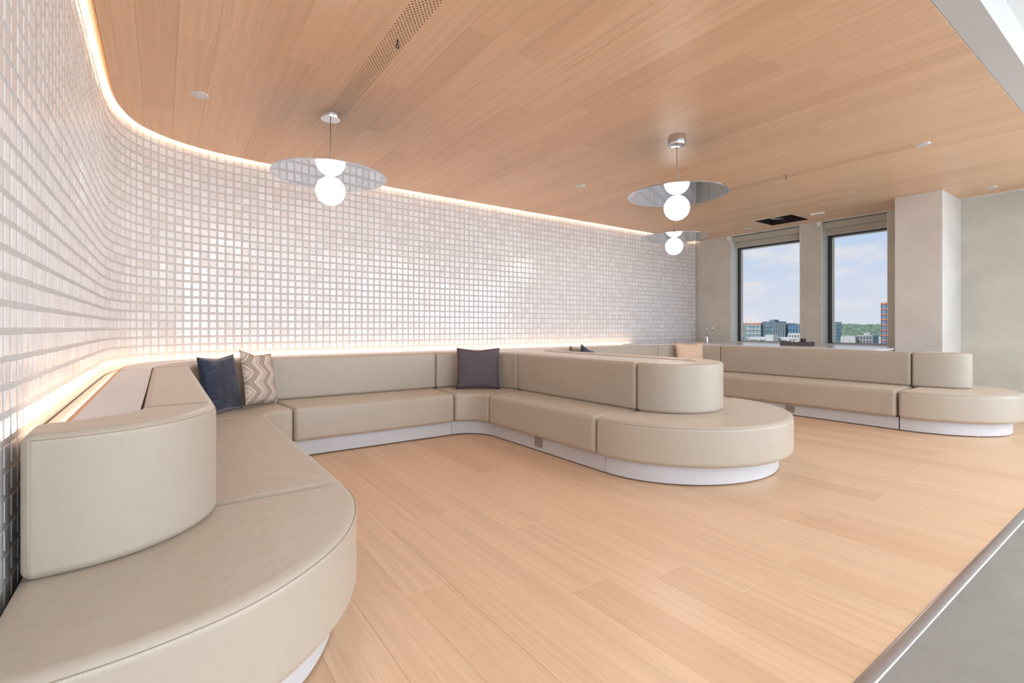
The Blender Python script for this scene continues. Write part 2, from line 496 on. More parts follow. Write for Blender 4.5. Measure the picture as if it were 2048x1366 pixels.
# ------------------------------------------------------------------ floor
floor = box('floor', -5.2, XR, -6.0, 0.628, -0.12, 0.0, M['concrete']); tag(floor, kind='structure')
floor['label'] = 'grey polished concrete slab with pale oak planks laid over the lounge area'
sub = box('underlay', -0.36, XR + 0.02, 0.652, 6.06, -0.12, -0.014, M['seam'], floor)
sv = [(0.6515, -0.014), (0.6515, 0.0012), (0.644, 0.0042), (0.634, 0.0046), (0.622, 0.0036), (0.612, 0.0022), (0.606, 0.0006), (0.606, 0.0), (0.6285, 0.0), (0.6285, -0.014)]
so_ = mesh_obj('metal_strip', [(xx, a, b) for xx in (-0.36, XR) for a, b in sv],
    [tuple(range(10)), tuple(range(19, 9, -1))] + [(i, 10 + i, 10 + (i + 1) % 10, (i + 1) % 10) for i in range(10)], M['strip'], floor)
for p in so_.data.polygons: p.use_smooth = abs(p.normal.z) > 0.9 and p.area < 1 and p.center.z > 0.001

def plank_poly_obj(name, pts, z0, z1, mat, parent, ch=0.0007, up=True):
    """thin board: plan polygon pts, visible side on top (up) or below; small chamfer around it"""
    n = len(pts)
    a = sum(pts[i][0] * pts[(i + 1) % n][1] - pts[(i + 1) % n][0] * pts[i][1] for i in range(n))
    if a < 0: pts = pts[::-1]
    cx = sum(p[0] for p in pts) / n; cy = sum(p[1] for p in pts) / n
    def ring(ins, z):
        out = []
        for i, p in enumerate(pts):
            q, r = pts[i - 1], pts[(i + 1) % n]
            d1 = Vector((p[0] - q[0], p[1] - q[1])).normalized(); d2 = Vector((r[0] - p[0], r[1] - p[1])).normalized()
            n1 = Vector((-d1.y, d1.x)); n2 = Vector((-d2.y, d2.x))
            k = 1 + n1.dot(n2)
            m = (n1 + n2) / max(k, 0.4)
            out.append((p[0] + m.x * ins, p[1] + m.y * ins, z))
        return out
    if up: rings = [ring(0, z0), ring(0, z1 - ch), ring(ch, z1)]
    else: rings = [ring(ch, z0), ring(0, z0 + ch), ring(0, z1)]
    vs = [v for r in rings for v in r]; fs = [list(range(n))[::-1]]
    for k in range(2):
        for i in range(n):
            fs.append((k * n + i, k * n + (i + 1) % n, (k + 1) * n + (i + 1) % n, (k + 1) * n + i))
    fs.append(list(range(2 * n, 3 * n)))
    return mesh_obj(name, vs, fs, mat, parent)

PW = 0.199
rp = random.Random(11)
x = -0.34
while x < XR - 0.01:
    x1 = min(x + PW, XR)
    y = 0.652
    first = rp.uniform(0.5, 2.1)
    while y < 6.04:
        y1 = y + (first if y == 0.652 else rp.choice((1.83, 2.13, 2.13, 1.52)))
        if y1 > 5.7: y1 = 6.05
        g = 0.0003
        z = rp.uniform(-0.0003, 0.0003)
        plank_poly_obj('floor_plank', [(x + g, y + g), (x1 - g, y + g), (x1 - g, y1 - g), (x + g, y1 - g)], -0.014, z, M['floor_wood'], floor)
        y = y1
    x = x1

# ------------------------------------------------------------------ oak ceiling
ceiling = box('ceiling', -0.62, XR + 0.02, 0.72, 6.45, 3.12, 3.22, M['white']); tag(ceiling, kind='structure')
ceiling['label'] = 'oak boarded ceiling whose curved edge follows the tiled wall with a glowing gap'
def edge_y(xq):
    """how far the oak reaches towards the back wall at x"""
    best = None
    for i in range(len(EDGE_C) - 1):
        a, b = EDGE_C[i], EDGE_C[i + 1]
        if a[0] <= xq <= b[0] and b[0] > a[0] + 1e-6:
            best = a[1] + (b[1] - a[1]) * (xq - a[0]) / (b[0] - a[0])
    return best if best is not None else (4.7 if xq < 0 else 5.98)
HATCH = (8.07, 8.66, 3.716, 4.315)       # open access hole in the boards
X0 = 1.07
cols = []
x = X0
while x > -0.305: x -= PW
while x < XR - 0.055:
    cols.append((max(x, -0.304), min(x + PW, XR - 0.05))); x += PW
PERF = [(X0, X0 + PW, 1.30, 4.16), (X0 + 24 * PW, X0 + 25 * PW, 1.62, 4.20)]
def add_ceiling_plank(xa, xb, ya, yb, end):
    g = 0.0003
    z = CZ + rp.uniform(-0.0004, 0.0004)
    if end:
        n = 10
        top = [(xa + g + (xb - xa - 2 * g) * i / n, min(edge_y(xa + g + (xb - xa - 2 * g) * i / n), 99)) for i in range(n + 1)]
        if xa < -0.25:      # the board beside the left wall follows the bend
            top = [p for p in EDGE_C if p[0] < xb - g and p[1] > ya + 0.02]
            yy = edge_y(xb - g); top = top + [(xb - g, yy)]
            pts = [(xb - g, ya + g), (xa, ya + g)] + top
            pts = [pts[0], pts[1]] + pts[2:]
            plank_poly_obj('ceiling_plank', pts, z, z + 0.018, M['ceil_wood'], ceiling, up=False); return
        pts = [(xb - g, ya + g)] + [(xa + g, ya + g)] + top
    else:
        pts = [(xa + g, ya + g), (xb - g, ya + g), (xb - g, yb - g), (xa + g, yb - g)]
    plank_poly_obj('ceiling_plank', pts, z, z + 0.018, M['ceil_wood'], ceiling, up=False)
for (xa, xb) in cols:
    spans = [(YS + 0.003, None)]
    for (px0, px1, py0, py1) in PERF:
        if abs(xa - px0) < 0.01: spans = [(YS + 0.003, py0), (py1, None)]
    hc = (xa + xb) / 2
    if HATCH[0] - 0.06 < hc < HATCH[1] + 0.02: spans = [(YS + 0.003, HATCH[2]), (HATCH[3], None)]
    for ya, yb in spans:
        y = ya; firstc = True
        while True:
            step = rp.uniform(0.6, 2.1) if firstc else rp.choice((1.83, 2.13, 2.13, 1.52)); firstc = False
            if yb is not None:
                if y + step > yb - 0.3: add_ceiling_plank(xa, xb, y, yb, False); break
                add_ceiling_plank(xa, xb, y, y + step, False)
            else:
                if y + step > edge_y(hc) - 0.55: add_ceiling_plank(xa, xb, y, None, True); break
                add_ceiling_plank(xa, xb, y, y + step, False)
            y += step
# curved rebated edge of the boards, lit by the strip behind it
def ribbon(name, path, prof, mat, parent, closed=True, smooth=False):
    """sweep a profile of (offset towards the wall, z) along a plan path"""
    vs, fs = [], []
    m = len(prof)
    rings = [offset_path(path, d) for d, z in prof]
    for i in range(len(path)):
        for j, (d, z) in enumerate(prof): vs.append((rings[j][i][0], rings[j][i][1], z))
    for i in range(len(path) - 1):
        for j in range(m if closed else m - 1):
            k = (j + 1) % m
            fs.append((i * m + j, i * m + k, (i + 1) * m + k, (i + 1) * m + j))
    if closed:
        fs.append(tuple(range(m))); fs.append(tuple(range((len(path) - 1) * m, len(path) * m))[::-1])
    o = mesh_obj(name, vs, fs, mat, parent, smooth)
    bm = bmesh.new(); bm.from_mesh(o.data); bmesh.ops.recalc_face_normals(bm, faces=bm.faces[:]); bm.to_mesh(o.data); bm.free()
    return o
ribbon('edge_lipping', EDGE_C, [(0.001, CZ + 0.002), (0.019, CZ + 0.024), (0.019, CZ + 0.034), (0.001, CZ + 0.034)], M['edgeoak'], ceiling)
ribbon('cove_board', EDGE_C, [(-0.05, CZ + 0.020), (0.0, CZ + 0.0345), (0.0, CZ + 0.040), (-0.05, CZ + 0.045)], M['white'], ceiling)
LEDP = offset_path(EDGE_C, -0.002)
ls = ribbon('led_strip', EDGE_C, [(0.008, CZ + 0.036), (0.019, CZ + 0.036), (0.019, CZ + 0.042), (0.008, CZ + 0.042)], M['led'], None)
tag(ls, 'warm glowing light strip in the gap between oak ceiling and tiled wall', 'light strip', 'strip lights washing the tiled wall')

def perf_panel(px0, px1, py0, py1):
    w = 0.0245; ncol = 6; side = (px1 - px0 - w * ncol) / 2; h = 0.0168
    nrow = int((py1 - py0) / h); h = (py1 - py0) / nrow
    vs, fs = [], []
    zb, zt = CZ, CZ + 0.016
    def quad(xa, xb, ya, yb):
        b = len(vs); vs.extend([(xa, ya, zb), (xb, ya, zb), (xb, yb, zb), (xa, yb, zb)]); fs.append((b, b + 3, b + 2, b + 1))
    r = 0.0047
    for i in range(nrow):
        ya, yb = py0 + i * h, py0 + (i + 1) * h
        off = (w / 4) if i % 2 else (-w / 4)
        xs = px0 + side + off
        quad(px0 - 0.0004, xs, ya, yb); quad(xs + w * ncol, px1 + 0.0004, ya, yb)
        for k in range(ncol):
            xa = xs + k * w; xb = xa + w; cx, cy = (xa + xb) / 2, (ya + yb) / 2
            b = len(vs)
            corners = [(xa, ya), (xb, ya), (xb, yb), (xa, yb)]
            vs.extend([(p[0], p[1], zb) for p in corners])
            hv = [(cx + r * math.cos(a), cy + r * math.sin(a)) for a in [math.radians(225 + 45 * q) for q in range(8)]]
            vs.extend([(p[0], p[1], zb) for p in hv]); vs.extend([(p[0], p[1], zt) for p in hv])
            for q in range(4):
                h0, h1, h2 = b + 4 + 2 * q, b + 4 + (2 * q + 1) % 8, b + 4 + (2 * q + 2) % 8
                fs.append((b + q, h0, h1, h2, b + (q + 1) % 4))
            for q in range(8):
                fs.append((b + 4 + q, b + 12 + q, b + 12 + (q + 1) % 8, b + 4 + (q + 1) % 8))
    o = mesh_obj('perforated_panel', vs, fs, None, ceiling, mats=[M['ceil_wood'], M['dark']])
    for p in o.data.polygons:
        if abs(p.normal.z) < 0.5: p.material_index = 1  # wooden hole sides coloured dark to stand in for shade
    b = box('backing', px0, px1, py0, py1, CZ + 0.0165, CZ + 0.03, M['dark'], o)  # dark sheet added so the holes look shaded inside
for p in PERF: perf_panel(*p)

def hook(xh, yh, label):
    r = empty('ceiling_hook', (xh, yh, CZ)); tag(r, label, 'hook')
    tube('hook_stem', [(0, 0, 0.0), (0, 0, -0.03)], 0.004, M['dark'], r, 8)
    pts = [(0.011 * math.sin(a), 0, -0.041 - 0.011 * math.cos(a + PI) * 1.0) for a in [math.radians(t) for t in range(0, 331, 30)]]
    tube('hook_eye', pts, 0.0028, M['dark'], r, 6)
hook(1.178, 2.866, 'small dark hook in the perforated ceiling strip nearest the tiled wall corner')
hook(5.90, 2.79, 'small dark hook in the perforated ceiling strip behind the right-hand mirrored pendant')

# access opening in the boards
acc = empty('access_opening', ((HATCH[0] + HATCH[1]) / 2, (HATCH[2] + HATCH[3]) / 2, CZ))
tag(acc, 'open dark square access hole in the oak ceiling near the windows', 'access panel')
hx0, hx1 = cols[[i for i, c in enumerate(cols) if (c[0] + c[1]) / 2 > HATCH[0] - 0.06][0]][0], cols[[i for i, c in enumerate(cols) if (c[0] + c[1]) / 2 < HATCH[1] + 0.02][-1]][1]
bm = bmesh.new()
cxx, cyy = acc.location.x, acc.location.y
a0, a1, b0, b1 = hx0 - cxx, hx1 - cxx, HATCH[2] - cyy, HATCH[3] - cyy
for (q0, q1, r0, r1) in ((a0, a0 + .012, b0, b1), (a1 - .012, a1, b0, b1), (a0 + .012, a1 - .012, b0, b0 + .012), (a0 + .012, a1 - .012, b1 - .012, b1)):
    bx(bm, q0, q1, r0, r1, 0.002, 0.185)
bm_obj('liner', bm, M['dark'], acc)
box('lid', a0, a1, b0, b1, 0.186, 0.198, M['dark'], acc)
tube('duct', [(a0 + 0.04, b0 + 0.42, 0.11), (a0 + 0.3, b0 + 0.44, 0.10), (a1 - 0.04, b0 + 0.40, 0.12)], 0.06, M['strip'], acc, 14)
# flush access hatch
fh = empty('flush_hatch', (7.82, 3.44, CZ)); tag(fh, 'closed square oak access hatch flush with the ceiling beside the dark opening', 'access panel')
bm = bmesh.new()
for (q0, q1, r0, r1) in ((-.215, -.210, -.21, .21), (.210, .215, -.21, .21), (-.21, .21, -.215, -.21), (-.21, .21, .21, .215)): bx(bm, q0, q1, r0, r1, -0.0012, 0.0)
bm_obj('joint', bm, M['seam'], fh)
box('door', -.209, .209, -.209, .209, -0.0008, 0.0, M['ceil_wood'], fh)

def sprinkler(x, y, label, r=0.055):
    t = empty('ceiling_cover', (x, y, CZ)); tag(t, label, 'ceiling fixture', 'round covers in the oak ceiling')
    lathe('cover_plate', [(r * 0.3, -0.009), (r * 0.94, -0.008), (r, -0.005), (r, 0.0)], M['ledge'], t, 32)
    lathe('trim_ring', [(r * 1.02, -0.004), (r * 1.12, -0.003), (r * 1.14, 0.0)], M['chrome'], t, 32)
sprinkler(0.234, 4.42, 'round white cover plate in the ceiling between glowing corner and first pendant')
sprinkler(4.265, 4.5, 'round white cover plate in the ceiling left of the middle pendant pair')
sprinkler(5.99, 1.555, 'round cover plate at the right end of the far perforated ceiling strip')
sprinkler(8.536, 1.53, 'round cover plate in the ceiling right of the square column')
sprinkler(8.57, 4.70, 'round white cover plate in the ceiling left of the dark access hole')
ve = empty('air_vent', (8.27, 3.44, CZ)); tag(ve, 'small white rectangular detector box on the oak ceiling above the pier between the windows', 'ceiling fixture')
box('vent_body', -0.045, 0.045, -0.09, 0.09, -0.022, 0.0, M['white'], ve, 0.004)
for k in range(5): box('vent_slot', -0.03 + k * 0.013, -0.024 + k * 0.013, -0.07, 0.07, -0.0235, -0.0225, M['cabinet'], ve)

# plaster bulkhead and upper ceiling of the open office
so = box('trim_1', -5.2, XR, 0.69, YS, CZ, 3.25, M['soffit']); tag(so, kind='structure'); so['label'] = 'grey plaster bulkhead along the oak ceiling edge'
uc = box('ceiling', -5.2, XR, -6.0, 0.69, 3.15, 3.25, M['white']); tag(uc, kind='structure'); uc['label'] = 'white ceiling of the open office in front of the lounge'
tr = box('trim_2', XR - 0.05, XR - 0.001, YS + 0.002, 5.98, CZ - 0.004, CZ + 0.03, M['white']); tag(tr, kind='structure'); tr['label'] = 'thin white trim where oak ceiling meets window wall'

# ------------------------------------------------------------------ tiled walls
PITCH = 0.0772; TW = 0.0570; TD = 0.0085
S = cum(WALL_C)
# substrate split at the end of the bend
split_i = min(range(len(WALL_C)), key=lambda i: abs(WALL_C[i][0] - 0.6))
def substrate(name, path, z0, z1, label):
    o = ribbon(name, path, [(0.0021, z0), (0.12, z0), (0.12, z1), (0.0021, z1)], M['grout'], None)
    tag(o, kind='structure'); o['label'] = label; return o
wall_left = substrate('wall_left', WALL_C[:split_i + 1], -0.1, 3.12, 'curved left wall clad in small glossy white tiles')
wall_back = substrate('wall_back', WALL_C[split_i:], -0.1, 3.12, 'long back wall clad in small glossy white square tiles')
Fv = (math.cos(math.atan2(1376, 981)), math.sin(math.atan2(1376, 981))); Rv = (Fv[1], -Fv[0])
rt = random.Random(5)
def tile_verts(p, t, zc, w, h):
    """chamfered tile, slightly uneven: outer face towards the room"""
    nrm = (t[1], -t[0])       # to the right of travel = into the room
    T = Vector((t[0], t[1], 0)); Nn = Vector((nrm[0], nrm[1], 0)); U = Vector((0, 0, 1))
    c = Vector((p[0], p[1], zc))
    j = lambda a: rt.uniform(-a, a)
    tilt_x, tilt_z = j(0.012), j(0.012)
    w = w + j(0.0022); h = h + j(0.0020); c = c + T * j(0.0011) + U * j(0.0011)
    if rt.random() < 0.03: w *= rt.uniform(0.90, 0.96)
    rot = j(0.012)
    out = []
    for ins, d in ((0, -0.0055), (0, 0.0000 - 0.0007), (0.0012, 0.0)):
        for sx, sz in ((-1, -1), (1, -1), (1, 1), (-1, 1)):
            a = sx * (w / 2 - ins); b = sz * (h / 2 - ins)
            a, b = a - rot * b, b + rot * a
            out.append((a, b, d + (a * tilt_x + b * tilt_z if d > -0.003 else 0), ))
    return [c + T * a + U * b + Nn * d for a, b, d in out]
TF = [(0, 1, 5, 4), (1, 2, 6, 5), (2, 3, 7, 6), (3, 0, 4, 7), (4, 5, 9, 8), (5, 6, 10, 9), (6, 7, 11, 10), (7, 4, 8, 11), (8, 9, 10, 11)]
tiles = {'L': [], 'B': []}
s_split = S[split_i]
ZB = 1.149
s = PITCH * 0.3
while s < S[-1] - 0.03:
    p, t = at(WALL_C, S, s)
    near = p[1] < 2.45 and p[0] < 0
    k0 = -10 if near else -4
    for k in range(k0, 26):
        zc = ZB + k * PITCH + TW / 2
        if zc > 3.05: break
        d = Fv[0] * p[0] + Fv[1] * p[1]; r = Rv[0] * p[0] + Rv[1] * p[1]
        area_px = 0
        if d > 0.2:
            u = 1024 + 981 * r / d; v = 655 - (zc - CAMH) * 981 / d
            vis = -20 < u < 2060 and -20 < v < 1380 and zc < 2.96 and (zc > 0.83 or p[1] < 2.1)
            q, _ = at(WALL_C, S, s + 0.03); d2 = Fv[0] * q[0] + Fv[1] * q[1]; u2 = 1024 + 981 * (Rv[0] * q[0] + Rv[1] * q[1]) / d2
            area_px = abs(u2 - u) * (981 * TW / d) if vis else 0
        tiles['L' if s < s_split else 'B'].append((area_px, p, t, zc))
    s += PITCH
rest_v, rest_f, rest_r = {}, {}, {}
for key, wall in (('L', wall_left), ('B', wall_back)):
    lst = sorted(tiles[key], key=lambda a: -a[0])
    for i, (ap, p, t, zc) in enumerate(lst[:300]):
        vs = tile_verts(p, t, zc, TW, TW)
        mesh_obj('wall_tile', vs, TF, M['tile'], wall)
    V, Fc, RR = [], [], []
    for (ap, p, t, zc) in lst[300:]:
        b = len(V); V.extend(tile_verts(p, t, zc, TW, TW)); Fc.extend([tuple(b + i for i in f) for f in TF])
        q = rt.random(); RR.extend([q] * len(TF))
    o = mesh_obj('wall_tile_field', V, Fc, M['tilef'], wall); tag(o, kind='stuff')
    at_ = o.data.attributes.new('rnd', 'FLOAT', 'FACE'); at_.data.foreach_set('value', RR)

# ------------------------------------------------------------------ window wall and its windows
W1 = (4.02, 5.30); W2 = (2.757, 3.69)
ZS, ZH = 0.868, 2.80
bm = bmesh.new()
def wb(y0, y1, z0, z1): bx(bm, XR, XR + 0.32, y0, y1, z0, z1)
wb(-6.0, 0.0 - 5.4, -0.1, 3.25)
wb(-5.4, 2.757, -0.1, 3.25) if False else wb(-0.5, W2[0], -0.1, 3.25)
wb(-5.4, -0.5, -0.1, 0.5); wb(-5.4, -0.5, 2.95, 3.25)
wb(W2[1], W1[0], -0.1, 3.25); wb(W1[1], 6.2, -0.1, 3.25)
for w in (W1, W2): wb(w[0], w[1], -0.1, ZS - 0.004); wb(w[0], w[1], ZH + 0.115, 3.25)
wall_right = bm_obj('wall_right', bm, M['plaster']); tag(wall_right, kind='structure'); wall_right['label'] = 'grey plastered wall with two tall windows'
def window(idx, y0, y1, label, cut):
    w = empty('window_%d' % idx, (XR + 0.25, (y0 + y1) / 2, ZS)); tag(w, kind='structure'); w['label'] = label
    h = ZH - ZS; a, b = y0 - (y0 + y1) / 2, y1 - (y0 + y1) / 2
    # white jamb linings on the reveals
    box('jamb_lining', -0.249, -0.02, b - 0.012, b - 0.001, 0.0, h + 0.11, M['jamb'], w)
    box('jamb_lining', -0.249, -0.02, a + 0.001, a + 0.012, 0.0, h + 0.11, M['jamb'], w)
    fr = 0.055; top = h - 0.07
    bm = bmesh.new()
    for (q0, q1, r0, r1) in ((a + .012, a + .012 + fr, 0, top), (b - .012 - fr, b - .012, 0, top), (a + .012 + fr, b - .012 - fr, 0, 0.02), (a + .012 + fr, b - .012 - fr, top - 0.05, top)):
        bx(bm, -0.02, 0.05, q0, q1, r0, r1)
    bm_obj('frame', bm, M['gunmetal'], w)
    bm = bmesh.new()
    i0, i1 = a + .012 + fr, b - .012 - fr
    for (q0, q1, r0, r1) in ((i0, i0 + .022, 0.02, top - .05), (i1 - .022, i1, 0.02, top - .05), (i0, i1, 0.02, 0.03), (i0, i1, top - 0.064, top - 0.05)):
        bx(bm, 0.0, 0.045, q0, q1, r0, r1)
    bm_obj('glazing_bead', bm, M['jamb'], w)
    box('glass', 0.018, 0.024, i0, i1, 0.02, top - 0.05, M['glass'], w)
    box('sill', -0.249, -0.022, a + 0.012, b - 0.012, 0.001, 0.012, M['jamb'], w)
    # roller blind cassette in the head of the reveal, with its hem bar
    box('blind_cassette', -0.20, -0.06, a + 0.013, b - 0.013, h + 0.0, h + 0.105, M['blind'], w, 0.004)
    box('blind_cloth', -0.125, -0.12, a + 0.02, b - 0.02, h - 0.085, h + 0.0, M['blind'], w)
    box('hem_bar', -0.132, -0.113, a + 0.02, b - 0.02, h - 0.105, h - 0.086, M['cabinet'], w, 0.003)
    # small white bracket on the wall beside the blind
    box('blind_bracket', -0.31, -0.251, b - 0.02, b + 0.045, h + 0.045, h + 0.112, M['white'], w, 0.003)
window(1, W1[0], W1[1], 'left window with dark frame looking over a glass office block', 0)
window(2, W2[0], W2[1], 'right window with dark frame looking over treetops', 0)

# square column in front of the wall
co = box('column', 8.15, 8.998, 1.92, 2.42, 0.0, CZ - 0.001, M['column']); co.name = 'trim_3'; tag(co, kind='structure'); co['label'] = 'plastered rectangular column between window and right end of wall'
# walls of the office behind the camera
bm = bmesh.new()
def wf(x0, x1, z0, z1): bx(bm, x0, x1, -6.25, -6.0, z0, z1)
xs = [(-5.2, -3.75), (-1.05, -0.45), (2.25, 2.85), (5.55, 6.05), (8.75, 9.3)]
for a, b in xs: wf(a, b, -0.1, 3.25)
for a, b in ((-3.75, -1.05), (-0.45, 2.25), (2.85, 5.55), (6.05, 8.75)): wf(a, b, -0.1, 0.55); wf(a, b, 2.95, 3.25)
o = bm_obj('wall_front', bm, M['white']); tag(o, kind='structure'); o['label'] = 'white office wall with wide windows, behind the camera'
o = box('wall_rear', -5.4, -5.2, -6.25, 0.8, -0.1, 3.25, M['white']); tag(o, kind='structure'); o['label'] = 'white end wall of the office, behind the camera'
o = box('wall_side', -5.2, -0.475, YS - 0.05, YS + 0.1, -0.1, 3.12, M['white']); tag(o, kind='structure'); o['label'] = 'white wall left of the lounge, out of view'

# ------------------------------------------------------------------ banquettes
SZ0, SZ1, BZ1, PZ0 = 0.15, 0.45, 0.857, 0.012
def module(name, label, origin, seat, pad, plinth, cat='bench', group='leather bench modules'):
    r = empty(name, (origin[0], origin[1], 0)); tag(r, label, cat, group)
    def loc(poly): return [(p[0] - origin[0], p[1] - origin[1]) for p in poly]
    def inset(poly, d):
        n = len(poly)
        A = sum(poly[i][0] * poly[(i + 1) % n][1] - poly[(i + 1) % n][0] * poly[i][1] for i in range(n))
        if A < 0: poly = poly[::-1]
        out = []
        for i, p in enumerate(poly):
            q, rr = poly[i - 1], poly[(i + 1) % n]
            d1 = Vector((p[0] - q[0], p[1] - q[1])); d2 = Vector((rr[0] - p[0], rr[1] - p[1]))
            if d1.length < 1e-7 or d2.length < 1e-7: out.append(p); continue
            d1.normalize(); d2.normalize()
            n1 = Vector((-d1.y, d1.x)); n2 = Vector((-d2.y, d2.x)); m = (n1 + n2) / max(1 + n1.dot(n2), 0.5)
            out.append((p[0] + m.x * d, p[1] + m.y * d))
        return out
    s_ = prism('seat_cushion', inset(loc(seat), 0.003), SZ0, SZ1, M['leather'], r, 0.038, 6)
    b_ = prism('backrest', inset(loc(pad), 0.003), SZ1 + 0.001, BZ1, M['leather'], r, 0.030, 6)
    for pl in plinth:
        prism('plinth', inset(loc(pl), 0.0015), PZ0, SZ0 - 0.001, M['plinth'], r)
    return r, s_, b_
def feet(r, pts):
    for (x, y) in pts:
        box('foot', x - 0.015, x + 0.015, y - 0.015, y + 0.015, 0.0, PZ0 - 0.0005, M['edgeoak'], r)
def seam_line(name, pts, mat, parent, r=0.0016): return tube(name, pts, r, mat, parent, 6)

FILL = lambda cx, cy, r, a0, a1: arc(cx, cy, r, a0, a1, 12)
# B: left straight
B, *_ = module('bench_straight', 'long straight taupe leather bench module running along the curved tiled left wall', (0.3, 3.35),
    [(-.065, 2.27), (.68, 2.27), (.68, 4.30), (-.065, 4.46)], [(-.065, 2.27), (.175, 2.27), (.175, 4.46), (-.065, 4.46)],
    [[(-.06, 2.27), (.60, 2.27), (.60, 4.30), (-.06, 4.46)]])
# C: rounded left end, nearest the camera
c_out = catmull([(.68, 2.265), (.665, 2.08), (.60, 1.86), (.49, 1.67), (.34, 1.52), (.17, 1.415), (-.02, 1.36), (-.20, 1.345), (-.335, 1.35)], 8)
c_pad_o = catmull([(.175, 2.265), (.168, 2.18), (.13, 2.08), (.055, 1.98), (-.05, 1.90), (-.17, 1.858), (-.32, 1.85)], 8)
c_pad_i = catmull([(-.325, 2.07), (-.25, 2.085), (-.17, 2.12), (-.10, 2.18), (-.065, 2.265)], 6)
c_pl = catmull([(.60, 2.265), (.58, 2.09), (.52, 1.90), (.42, 1.73), (.29, 1.60), (.14, 1.51), (-.02, 1.455), (-.18, 1.44), (-.33, 1.44)], 8)
C_, cs, cb = module('bench_end', 'rounded end of the taupe bench nearest the camera, against the tiled left wall', (0.1, 1.9),
    c_out + [(-.335, 2.265)], c_pad_o + c_pad_i, [c_pl + [(-.33, 2.265)]], group='rounded bench ends')
def inset_pts(pts, cx, cy, d, z):
    out = []
    for i, p in enumerate(pts):
        a = pts[max(i - 1, 0)]; b = pts[min(i + 1, len(pts) - 1)]
        tx, ty = b[0] - a[0], b[1] - a[1]; l = math.hypot(tx, ty)
        n1 = (-ty / l, tx / l)
        if n1[0] * (cx - p[0]) + n1[1] * (cy - p[1]) < 0: n1 = (-n1[0], -n1[1])
        out.append((p[0] + n1[0] * d, p[1] + n1[1] * d, z))
    return out
def stitched(pts3, parent, origin):
    P = [(p[0] - origin[0], p[1] - origin[1], p[2]) for p in pts3]
    seam_line('seam', P, M['seam'], parent, 0.0012)
    # short thread dashes beside the seam
    bm = bmesh.new(); acc_ = 0
    PP = [Vector(p) for p in P]
    for i in range(len(PP) - 1):
        seg = PP[i + 1] - PP[i]; n = max(1, int(seg.length / 0.0075))
        for k in range(n):
            a = PP[i] + seg * (k / n) + Vector((0, 0, -0.006)); b = PP[i] + seg * ((k + 0.62) / n) + Vector((0, 0, -0.006))
            d = seg.normalized(); w = d.cross(Vector((0, 0, 1))).normalized() * 0.0012; h = Vector((0, 0, 0.0007))
            # follow the rounded edge
            vs = [bm.verts.new(q) for q in (a - w - h, a + w - h, a + w + h, a - w + h, b - w - h, b + w - h, b + w + h, b - w + h)]
            for f in ((0, 3, 2, 1), (4, 5, 6, 7), (0, 1, 5, 4), (1, 2, 6, 5), (2, 3, 7, 6), (3, 0, 4, 7)): bm.faces.new([vs[j] for j in f])
    bmesh.ops.recalc_face_normals(bm, faces=bm.faces[:])
    o = bm_obj('stitching', bm, M['leather_top'], parent); tag(o, kind='stuff')
seg_in = inset_pts(c_out, 0.1, 2.2, 0.0062, 0.430)
stitched(seg_in, cs, (0.1, 1.9))
stitched(inset_pts(c_pad_o[:-2], 0.0, 2.3, 0.0058, 0.839), cb, (0.1, 1.9))
# vertical welt at the wall end of the backrest
seam_line('seam', [(-.298 - .1, 1.853 - 1.9, 0.48), (-.298 - .1, 1.853 - 1.9, 0.65), (-.298 - .1, 1.853 - 1.9, 0.835)], M['leather_top'], cb, 0.0006)
# A: left-back corner
def corner(cxf, cyf, cxb, cyb, a0, a1, ro0=0.9, ro1=0.9):
    f = FILL(cxf, cyf, .25, a0, a1)
    n = 16
    o = [(cxb + (ro0 + (ro1 - ro0) * i / n) * math.cos(math.radians(a1 + (a0 - a1) * i / n)), cyb + (ro0 + (ro1 - ro0) * i / n) * math.sin(math.radians(a1 + (a0 - a1) * i / n))) for i in range(n + 1)]
    seat = f + o
    pad = arc(cxb, cyb, .66, a0, a1, 16) + o
    pl = FILL(cxf, cyf, .33, a0, a1) + o
    return seat, pad, pl
s_, p_, l_ = corner(.93, 4.30, .835, 4.46, 180, 90)
module('bench_corner', 'curved corner bench module holding the navy and the zigzag patterned cushions', (0.6, 4.7), s_, p_, [l_], group='corner bench modules')
# D: back straight
module('bench_straight', 'long straight bench module along the back wall between zigzag and charcoal cushions', (1.72, 4.95),
    [(.93, 4.55), (2.51, 4.55), (2.58, 5.36), (.835, 5.36)], [(.835, 5.12), (2.58, 5.12), (2.58, 5.36), (.835, 5.36)],
    [[(.93, 4.63), (2.51, 4.63), (2.58, 5.35), (.835, 5.35)]])
# E: corner with the charcoal cushion
s_, p_, l_ = corner(2.51, 4.30, 2.58, 4.46, 0, 90)
module('bench_corner', 'curved corner bench module behind the charcoal cushion', (2.8, 4.7), s_, p_, [l_], group='corner bench modules')
# F: near side of the peninsula
Fm, fs_, fb_ = module('bench_straight', 'straight bench module on the near side of the rounded peninsula, outlet in its plinth', (3.05, 3.6),
    [(2.76, 2.763), (3.48, 2.763), (3.48, 4.46), (2.76, 4.30)], [(3.24, 2.763), (3.48, 2.763), (3.48, 4.46), (3.24, 4.46)],
    [[(2.84, 2.72), (3.47, 2.72), (3.47, 4.46), (2.84, 4.30)]])
def outlet(parent, ox, oy, x, y, label):
    o = box('outlet_plate', x - ox - 0.004, x - ox, y - oy - 0.058, y - oy + 0.058, 0.040, 0.128, M['outlet'], parent, 0.0015)
    o['label'] = label
    for k in (-1, 1):
        q = box('socket', x - ox - 0.0062, x - ox - 0.0042, y - oy + k * 0.024 - 0.014, y - oy + k * 0.024 + 0.014, 0.066, 0.102, M['seam'], o, 0.0008)
outlet(Fm, 3.05, 3.6, 2.8412, 3.56, 'brown-grey metal outlet plate set in the plinth')
